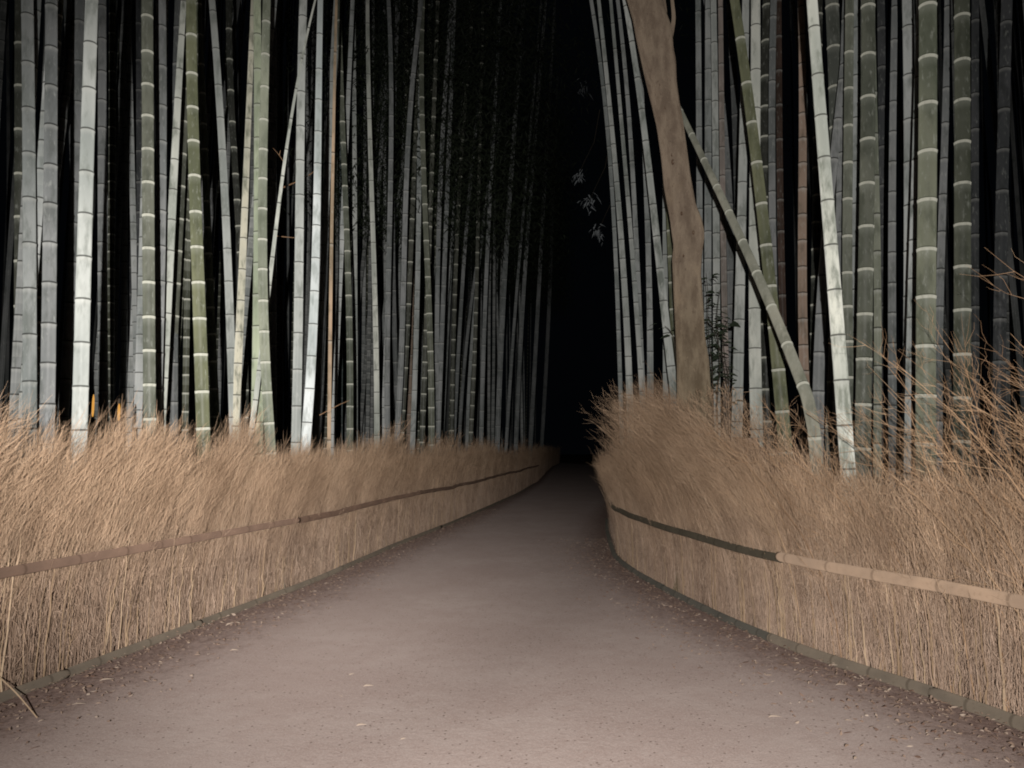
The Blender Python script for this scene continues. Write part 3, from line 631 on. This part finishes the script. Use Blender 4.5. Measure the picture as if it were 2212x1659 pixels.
# the rest of the grove, past counting: one mass of far stems
r = np.random.default_rng(64); n = 420; x = np.concatenate([r.uniform(4, 60, 300), r.uniform(sSplit, sSplit + 30, 120)])
b = np.concatenate([LL.pos(x[:300]) + LL.inn(x[:300]) * r.uniform(4, 20, 300)[:, None], RL.pos(x[300:]) + RL.inn(x[300:]) * r.uniform(6, 20, 120)[:, None]])
tt = np.linspace(0, 1, 12); P = np.zeros((n, 12, 3)); P[..., :2] = b[:, None] + r.normal(0, .7, (n, 1, 2)) * (tt ** 1.4)[None, :, None]; P[..., 2] = 23 * tt[None]
V, Q = tubes(P, r.uniform(.035, .055, n)[:, None] * (1 - .4 * tt)[None], 6); m = MB(); m.add(V, Q, na=.3, ns=1.0)
o = m.obj('far_bamboo', M['line']); o.color = (.19, .195, .2, 1); tag(o, 'mass of far dim bamboo stems filling the dark grove', 'bamboo', kind='stuff')
# leaf canopy over the path; low left clumps added to imitate culm tops fading out
r = np.random.default_rng(65); n1_, n2_ = 3400, 600
sx = 13 + 50 * r.uniform(0, 1, n1_) ** 1.4; lb = LL.pos(sx) + LL.inn(sx) * r.uniform(-1.3, 3.2, n1_)[:, None]
c1 = np.stack([lb[:, 0], lb[:, 1], 4.3 + .13 * lb[:, 1] + 8 * r.uniform(0, 1, n1_) ** .8], -1)
cy = r.uniform(12, 60, n2_); c2 = np.stack([r.normal(1.5, 5, n2_), cy, 6.5 + .16 * cy + r.uniform(0, 7, n2_)], -1)
cc_ = np.concatenate([c1, c2]); pts = np.repeat(cc_, 46, 0) + r.normal(0, 1, (len(cc_) * 46, 3)) * np.array([.5, .5, .34]); k = len(pts)
th = r.uniform(0, 6.28, k); d = np.stack([np.cos(th), np.sin(th), r.uniform(-1.0, .1, k)], -1); d /= np.linalg.norm(d, axis=1, keepdims=True); can_p, can_d = pts, d
# ------------------------------------------------------------------ rails and edging poles
def pole(L, px0, px1, yoff, z0, z1, rad, sp, kind, col, name, label, cat, group, wob=.006, seed=0, s_range=None):
    r = np.random.default_rng(seed)
    s0, s1 = s_range if s_range else (L.s_at_px(px0), L.s_at_px(px1))
    n = max(8, int((s1 - s0) / .3)); x = np.linspace(s0, s1, n); b = L.pos(x) - L.inn(x) * yoff
    z = np.linspace(z0, z1, n) + np.cumsum(r.normal(0, wob * .35, n)); P = np.concatenate([b, z[:, None]], 1)
    P[:, :2] += np.cumsum(r.normal(0, wob * .25, (n, 2)), 0) * .5
    Lg = s1 - s0; nodes = []; y = sp * .5
    while y < Lg: nodes.append(y); y += sp * r.uniform(.85, 1.15)
    R = np.linspace(rad[0], rad[1], n); org = P[0].copy()
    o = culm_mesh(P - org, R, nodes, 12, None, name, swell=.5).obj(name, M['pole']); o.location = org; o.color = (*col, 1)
    return tag(o, label, cat, group)
g1 = 'bamboo rails along the fences'; g2 = 'edging poles at the foot of the fences'
sj = RL.s_at_px(1680)
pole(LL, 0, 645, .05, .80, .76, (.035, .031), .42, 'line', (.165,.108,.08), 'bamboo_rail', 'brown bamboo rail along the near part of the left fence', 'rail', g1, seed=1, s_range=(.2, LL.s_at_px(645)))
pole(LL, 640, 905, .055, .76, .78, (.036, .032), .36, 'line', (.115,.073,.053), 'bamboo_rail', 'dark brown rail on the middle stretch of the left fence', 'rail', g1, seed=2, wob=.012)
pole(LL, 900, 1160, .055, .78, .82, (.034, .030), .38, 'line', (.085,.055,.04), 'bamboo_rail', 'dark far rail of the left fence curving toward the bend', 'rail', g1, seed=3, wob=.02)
pole(RL, 2212, 1680, .06, .71, .70, (.041, .038), .44, 'line', (.42,.30,.215), 'bamboo_rail', 'light tan jointed bamboo rail across the twig fence', 'rail', g1, seed=4, s_range=(.2, sj))
pole(RL, 1690, 1340, .06, .69, .76, (.034, .032), .40, 'line', (.065,.055,.04), 'bamboo_rail', 'dark rail along the feathery right fence, ending at the bend', 'rail', g1, seed=5, wob=.01, s_range=(sj - .02, sj + 10.5))
ec = (.185,.152,.118)
cuts = [.3, LL.s_at_px(160), LL.s_at_px(437), LL.s_at_px(737), LL.s_at_px(950), LL.s_at_px(1150)]
labs = ['grey-green edging pole at the lower left corner', 'grey-green edging pole under the brown left rail', 'edging pole halfway along the left fence foot', 'darker edging pole under the dark left rail', 'dark far edging pole at the left bend']
for i in range(5):
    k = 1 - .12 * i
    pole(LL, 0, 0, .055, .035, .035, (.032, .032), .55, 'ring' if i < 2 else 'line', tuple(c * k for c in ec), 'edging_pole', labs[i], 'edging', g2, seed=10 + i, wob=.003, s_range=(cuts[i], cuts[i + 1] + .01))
cuts = [.1, RL.s_at_px(2000), RL.s_at_px(1672), RL.s_at_px(1440), RL.s_at_px(1440) + 8]
labs = ['grey edging pole at the lower right corner', 'grey-green edging pole under the light tan rail', 'dark edging pole below the dark right rail', 'dark edging pole rounding the right fence end']
for i in range(4):
    pole(RL, 0, 0, .06, .038, .036, (.037, .037) if i < 2 else (.034, .034), .32, 'line', ec if i < 2 else (.10,.093,.078), 'edging_pole', labs[i], 'edging', g2, seed=20 + i, wob=.003, s_range=(cuts[i], cuts[i + 1] + .01))

# ------------------------------------------------------------------ the tree
Tl = [(1354,0),(1364,33),(1375,90),(1387,143),(1404,213),(1417,267),(1427,333),(1434,400),(1447,467),(1455,533),(1452,560),(1454,627),(1459,727),(1462,794),(1463,850)]
Tr = [(1427,0),(1440,37),(1453,73),(1454,95),(1456,117),(1461,140),(1463,183),(1469,227),(1477,267),(1484,317),(1492,383),(1504,450),(1517,483),(1522,510),(1517,543),(1514,594),(1519,660),(1522,727),(1530,777),(1535,850)]
ZT = 8.25
ys = np.linspace(-60, 850, 80)
l = np.interp(ys, [p[1] for p in Tl], [p[0] for p in Tl]); r_ = np.interp(ys, [p[1] for p in Tr], [p[0] for p in Tr])
l = l + np.minimum(ys, 0) * .3; r_ = r_ + np.minimum(ys, 0) * .3
W0 = np.array([at_Y((a + b) / 2, y, ZT) for a, b, y in zip(l, r_, ys)]); R0 = (r_ - l) * .5 * ZT / F
W0 = W0[::-1]; R0 = R0[::-1]
foot = np.array([[W0[0, 0] + .03, ZT, 0.0], [W0[0, 0] + .02, ZT, .35], [W0[0,0] + .01, ZT, .9]]); W0 = np.vstack([foot, W0]); R0 = np.concatenate([[.30, .22, .195], R0])
topx = W0[-1] + np.array([[-.25, .1, .8], [-.45, .3, 1.8], [-.5, .5, 3.0]]); W0 = np.vstack([W0, topx]); R0 = np.concatenate([R0, [.17, .14, .10]])
tr = empty('tree', (W0[0, 0], ZT, 0)); tag(tr, 'smooth brown tree trunk leaning left behind the right fence', 'tree')
sides = 28; V, Q = tubes(W0[None], R0[None], sides); V = V.reshape(-1, sides, 3)
K = len(W0); a = np.arange(sides) * 2 * math.pi / sides
lump = 1 + .035 * np.sin(3 * a[None] + W0[:, 2:3] * 1.7) + .03 * np.sin(2 * a[None] - W0[:, 2:3] * 2.9 + 1)+ .012 * np.sin(5 * a[None] + W0[:, 2:3] * 9)
lump = np.where((np.abs(np.cos(a)) > .93)[None], 1 + (lump - 1) * .4, lump)
V = W0[:, None] + (V - W0[:, None]) * lump[..., None]
mb = MB(); mb.add(V, Q); mb.obj('trunk', M['bark'], tr)
def limb(px, Zs, rr, name='branch', up=None):
    P = np.array([at_Y(x, y, z) for (x, y), z in zip(px, Zs)]);
    if up is not None: P = np.vstack([P, P[-1] + up])
    t = np.linspace(0, 1, len(P)); tt = np.linspace(0, 1, 24); P = np.stack([np.interp(tt, t, P[:, i]) for i in range(3)], -1)
    for _ in range(3): P[1:-1] = .25 * P[:-2] + .5 * P[1:-1] + .25 * P[2:]
    V, Q = tubes(P[None], np.linspace(rr[0], rr[1], 24)[None], 10); m = MB(); m.add(V, Q); return m.obj(name, M['bark'], tr)
limb([(1440,110),(1450,75),(1456,40),(1453,10),(1447,-40)], [8.2]*5, (.030, .014), up=np.array([-.1, .2, 1.2]))
limb([(1425,60),(1438,32),(1436,10),(1431,-20)], [8.3]*4, (.022, .012), up=np.array([-.1, .3, .9]))
# knots: small scars standing 3 mm proud of the bark
for (x, y, s) in [(1448,360,.016),(1446,345,.010),(1432,245,.012),(1423,215,.011),(1466,470,.011),(1490,512,.013),(1436,270,.010),(1470,560,.008)]:
    i = np.argmin(np.abs(ys[::-1] - y)) + 3
    c = at_Y(x, y, ZT); dx = c[0] - W0[i, 0]; c[1] = ZT - math.sqrt(max(R0[i] ** 2 - dx ** 2, 0)) * .995
    m = MB(); aa = np.linspace(0, 2 * math.pi, 10, endpoint=False); rings = []
    for k, (q, hh) in enumerate([(1.5, -.004), (1.1, .008), (.55, .003), (.1, -.004)]):
        rings.append(np.stack([c[0] + q * s * .8 * np.cos(aa), np.full(10, c[1] - hh), c[2] + q * s * 1.5 * np.sin(aa)], -1))
    Vv = np.concatenate(rings); ix = np.arange(40).reshape(4, 10); nx = np.roll(ix, -1, 1)
    m.add(Vv, np.stack([ix[:-1], nx[:-1], nx[1:], ix[1:]], -1).reshape(-1, 4)); m.obj('knot', M['knot'], tr)

# ------------------------------------------------------------------ dark leafy saplings by the tree
def leaf_blades(mb, pts, dirs, ln, wd, droop, r):
    n = len(pts); t = np.array([0, .3, .65, 1.0]); wprof = np.array([.15, 1, .8, .05])
    q = pts[:, None] + dirs[:, None] * (ln[:, None] * t[None])[..., None]; q[..., 2] -= droop * ln[:, None] * (t ** 2)[None]
    sd = np.cross(dirs, np.array([0, 0, 1.0]) + r.normal(0, .5, (n, 3))); sd /= np.linalg.norm(sd, axis=1, keepdims=True) + 1e-9
    V, Q = ribbons(q, wd[:, None] * wprof[None], sd); mb.add(V, Q, tint=rep(r.uniform(0, 1, n), n, 4, 2))
cm_ = MB(); kn = len(can_p); leaf_blades(cm_, can_p, can_d, rng.uniform(.10, .19, kn), rng.uniform(.008, .014, kn), .3, rng)
M['cleaf'] = plain('canopy_leaf', (.011, .015, .009), (.020, .025, .015), 20, .6)
tag(cm_.obj('bamboo_canopy', M['cleaf']), 'dark bamboo canopy over the path, left clumps added to darken culm tops', 'foliage', kind='stuff')
def sapling(stems, Z, label, seed, nl):
    r = np.random.default_rng(seed); c = at_Y(*stems[0][-1], Z); o = empty('leafy_sapling', (c[0], Z, 0)); tag(o, label, 'sapling')
    lm = MB()
    for st in stems:
        P = np.array([at_Y(x, y, Z + k) for k, (x, y) in zip(np.linspace(-.06, .06, len(st)), st)])
        base = P[-1].copy(); base[2] = 0; P = np.vstack([P, base])[::-1]
        s = np.linspace(0, 1, len(P)); t = np.linspace(0, 1, 26); P = np.stack([np.interp(t, s, P[:, i]) for i in range(3)], -1)
        for _ in range(2): P[1:-1] = .25 * P[:-2] + .5 * P[1:-1] + .25 * P[2:]
        V, Q = tubes(P[None], np.linspace(.008, .003, 26)[None], 6); m = MB(); m.add(V, Q); m.obj('stem', M['dstem'], o)
        ok = P[P[:, 2] > 1.75]
        i = r.integers(0, len(ok), nl); pt = ok[i] + r.normal(0, .03, (nl, 3)); th = r.choice([0.2, 2.9], nl) + r.normal(0, .5, nl)
        d = np.stack([np.cos(th), np.sin(th) * .8, r.uniform(-.1, .5, nl)], -1); d /= np.linalg.norm(d, axis=1, keepdims=True)
        leaf_blades(lm, pt + d * r.uniform(0, .06, nl)[:, None], d, r.uniform(.07, .14, nl), r.uniform(.012, .022, nl), .45, r)
    tag(lm.obj('leaves', M['dleaf'], o), kind='stuff')
sapling([[(1525,590),(1530,640),(1528,700),(1536,770),(1540,830)], [(1556,622),(1548,680),(1552,740),(1556,800),(1548,850)], [(1573,690),(1560,720),(1566,780),(1575,830)], [(1528,680),(1545,720),(1560,770),(1570,840)]], 8.75,
        'sapling with drooping dark narrow leaves right beside the tree trunk', 71, 46)
sapling([[(1436,704),(1446,712),(1456,730),(1462,800)]], 8.6, 'little dark-leaved shoot against the left side of the tree trunk', 72, 9)

# bare twigs on the left culms
def twig_thing(segs, Z, rad, col, label):
    m = MB()
    for sg in segs:
        P = np.array([at_Y(x, y, Z + .02 * i) for i, (x, y) in enumerate(sg)]); t = np.linspace(0, 1, len(P)); tt = np.linspace(0, 1, 10)
        P = np.stack([np.interp(tt, t, P[:, i]) for i in range(3)], -1); V, Q = tubes(P[None], np.linspace(rad, rad * .45, 10)[None], 5); m.add(V, Q, tint=col)
    org = at_Y(*segs[0][0], Z); o = m.obj('bare_twig', M['twig'], origin=org); return tag(o, label, 'twig')
twig_thing([[(612,405),(640,393),(665,380),(690,362)], [(640,393),(650,380)]], 10.6, .009, .0, 'bare dark branch between the leaning white stem and pale culms')
twig_thing([[(598,510),(618,512),(640,514)]], 10.3, .006, .4, 'short bare horizontal twig right of the leaning white stem')
twig_thing([[(613,350),(603,335),(590,320)], [(603,335),(606,325)]], 9.9, .004, .3, 'tiny bare forked twig left of the leaning white stem')
twig_thing([[(718,882),(735,873),(755,865)], [(690,897),(718,882)]], 9.0, .0035, .2, 'pale thin twig crossing the foot of the tan pole')

# pale leaf sprays hanging over the dark end of the path
def spray(px, py, Z, n, size, label, seed):
    r = np.random.default_rng(seed); c = at_Y(px, py, Z); m = MB()
    P = np.array([c + np.array([.5, .4, 1.6]), c + np.array([.35, .2, .8]), c + np.array([.1, 0, .25]), c]); V, Q = tubes(P[None], np.array([[.008, .006, .004, .002]]), 5)
    o = empty('bamboo_spray', P[0]); tag(o, label, 'foliage', 'leaf sprays over the dark path'); m.add(V, Q); m.obj('twig', M['dstem'], o)
    pts = c + r.normal(0, 1, (n, 3)) * np.array([.10, .12, .10]) * size; th = r.uniform(0, 6.28, n); d = np.stack([np.cos(th), np.sin(th), r.uniform(-1, .2, n)], -1); d /= np.linalg.norm(d, axis=1, keepdims=True)
    lm = MB(); leaf_blades(lm, pts, d, r.uniform(.10, .2, n) * size, r.uniform(.012, .022, n) * size, .5, r); lm.obj('leaves', M['pleaf'], o)
spray(1250, 379, 15, 26, .6, 'small pale leaf spray, highest bright one in the black gap', 81)
spray(1273, 437, 14.5, 30, .7, 'small pale leaf spray in the middle of the black gap', 82)
spray(1293, 500, 15, 34, .7, 'small pale leaf spray lowest in the black gap', 83)
spray(1258, 183, 24, 16, 1.2, 'faint leaf spray near the top of the black gap', 84)

# ------------------------------------------------------------------ far amber lamps glimpsed through the left culms
def lamp(px, y0, y1, w, Z, label):
    a = at_Y(px, y1, Z); b = at_Y(px, y0, Z); o = empty('garden_lamp', (a[0], Z, 0)); tag(o, label, 'lamp', 'amber lamps among the left culms')
    r = w * Z / F / 2; m = MB(); V, Q = tubes(np.array([[[a[0], Z, 0], [a[0], Z, a[2] - .02]]]), np.array([[.03, .03]]), 8); m.add(V, Q); m.obj('post', M['dstem'], o)
    zz = np.linspace(a[2], b[2], 7); rr = r * np.array([.55, .9, 1, 1, .95, .8, .3]); m = MB(); V, Q = tubes(np.stack([np.full(7, a[0]), np.full(7, Z), zz], -1)[None], rr[None], 10); m.add(V, Q); m.obj('lamp_shade', M['glow'], o)
    m = MB(); V, Q = tubes(np.array([[[a[0], Z, b[2] + .003], [a[0], Z, b[2] + .05]]]), np.array([[r * .9, r * .4]]), 10); m.add(V, Q); m.obj('cap', M['dstem'], o)
lamp(200, 852, 900, 5, 7.2, 'amber lamp glowing low between thick pale culms at left')
lamp(256, 872, 908, 6, 7.0, 'amber lamp peeping over the left fence top')

# ------------------------------------------------------------------ litter
def litter(n, L, lo, hi, s0, s1, seed, tb, ts):
    r = np.random.default_rng(seed); x = s0 + (s1 - s0) * r.uniform(0, 1, n) ** 1.25
    off = lo + (hi - lo) * r.beta(1.1, 3.2, n); b = L.pos(x) - L.inn(x) * off[:, None]
    pt = np.concatenate([b, r.uniform(.02, .04, n)[:, None]], 1); th = r.uniform(0, 6.28, n); d = np.stack([np.cos(th), np.sin(th), r.normal(0, .14, n)], -1)
    t = np.array([0, .33, .66, 1.0]); wp = np.array([.2, 1, .8, .08]); ln = r.uniform(.012, .05, n); wd = r.uniform(.003, .008, n)
    q = pt[:, None] + d[:, None] * (ln[:, None] * t[None])[..., None]; q[..., 2] += (r.normal(.02, .12, n) * ln)[:, None] * np.sin(np.pi * t)[None]
    q[..., 2] = np.maximum(q[..., 2], .012)
    sd = np.stack([-np.sin(th), np.cos(th), r.normal(0, .3, n)], -1); V, Q = ribbons(q, wd[:, None] * wp[None], sd)
    mb = MB(); mb.add(V, Q, tint=rep(np.clip(r.normal(tb, ts, n) + (r.uniform(0, 1, n) > .97) * .35, 0, 1), n, 4, 2)); return mb
o = litter(3600, LL, .06, 1.2, 1.0, 17, 91, .42, .22).obj('fallen_leaves', M['leaf']); tag(o, 'drift of small dry leaves along the left edging', 'leaf litter', kind='stuff')
o = litter(4200, RL, .06, 1.5, .2, 11, 92, .42, .22).obj('fallen_leaves', M['leaf']); tag(o, 'drift of reddish dry leaves along the right edging', 'leaf litter', kind='stuff')
lf = MB(); r = np.random.default_rng(3)
q = np.array([[[0, 0, .004], [.015, .003, .007], [.033, 0, .006], [.055, -.006, .003]]]); V, Q = ribbons(q, np.array([[.002, .006, .005, .001]]), np.array([[0, 1.0, .25]])); lf.add(V, Q, tint=.93)
lme = lf.mesh('fallen_leaf', M['leaf'])
for (x, y, a, s) in [(488,1353,.9,1.3),(497,1407,.2,1.2),(215,1473,.6,1.5),(155,1525,.3,1.4),(1330,1268,.1,1),(1330,1305,.2,1),(1432,1310,.1,1.1),(1660,1552,.1,1.4),(1640,1570,2.5,1),(1790,1440,.3,1.3),(1780,1400,0,1),(785,1485,.3,1.2),(755,1460,1.2,1),(770,1570,.5,1),(740,1507,2.2,1),(1805,1482,.1,1.3),(1670,1430,2.8,1.2),(865,1600,.7,.9),(2020,1600,.4,1.3),(1410,1225,.2,1),(650,1300,.3,1),(700,1262,.2,1),(590,1385,2.6,1.1)]:
    p_ = on_ground(x, y, .02); o = bpy.data.objects.new('fallen_leaf', lme); o.location = (p_[0], p_[1], .022); o.rotation_euler = (r.normal(0, .1), r.normal(0, .1), a); o.scale = (s, s, s)
    COL.objects.link(o); tag(o, 'single pale dry leaf lying on the bare path', 'leaf', 'single pale leaves on the path')
# broken stalk lying over the left edging
a = on_ground(80, 1550, .02); b = at_Y(-6, 1458, a[1] + .35); c = .5 * (a + b) + np.array([0, 0, .015]); P = np.array([b + (b - c) * 1.2, b, c, a]); t = np.linspace(0, 1, 4); tt = np.linspace(0, 1, 16)
P = np.stack([np.interp(tt, t, P[:, i]) for i in range(3)], -1)
for _ in range(3): P[1:-1] = .25 * P[:-2] + .5 * P[1:-1] + .25 * P[2:]
m = MB(); V, Q = tubes(P[None], np.linspace(.005, .0035, 16)[None], 7); m.add(V, Q, tint=.7); tag(m.obj('fallen_stalk', M['stalk'], origin=a), 'broken pale stalk lying over the edging at lower left', 'stalk')

# ------------------------------------------------------------------ night sky, flash with added beam, camera
w = bpy.data.worlds.new('World'); SC.world = w; w.use_nodes = True
bg = w.node_tree.nodes['Background']; bg.inputs[0].default_value = (.55, .7, 1, 1); bg.inputs[1].default_value = .0012
def spot_lamp(energy, deg, aim, x):
    ld = bpy.data.lights.new('flash_and_added_beam', 'SPOT'); ld.energy = energy; ld.color = (1, .965, .92); ld.spot_size = math.radians(deg); ld.spot_blend = 1.0; ld.shadow_soft_size = .02
    lo = bpy.data.objects.new('flash_and_added_beam', ld); COL.objects.link(lo); lo.location = (x, -1.0, 1.70)
    lo.rotation_euler = (Vector(at_Y(*aim, 10)) - Vector(lo.location)).to_track_quat('-Z', 'Y').to_euler()
spot_lamp(2150, 100, (1190, 880), -.10)      # the phone's own light, as one wide cone
spot_lamp(3500, 50, (680, 770), -.11)  # tighter beam added to brighten the middle of the left grove
cd = bpy.data.cameras.new('camera'); co = bpy.data.objects.new('camera', cd); COL.objects.link(co)
co.location = (0, 0, CH); co.rotation_euler = (math.pi / 2 + TH, 0, 0); cd.sensor_width = 36; cd.lens = 36 * F / 2212; cd.clip_end = 500; cd.clip_start = .05
SC.camera = co
SC.view_settings.view_transform = 'Standard'; SC.view_settings.look = 'None'; SC.view_settings.exposure = 0; SC.view_settings.gamma = 1
SC.cycles.use_denoising = True; SC.cycles.filter_width = 1.9; SC.cycles.max_bounces = 6
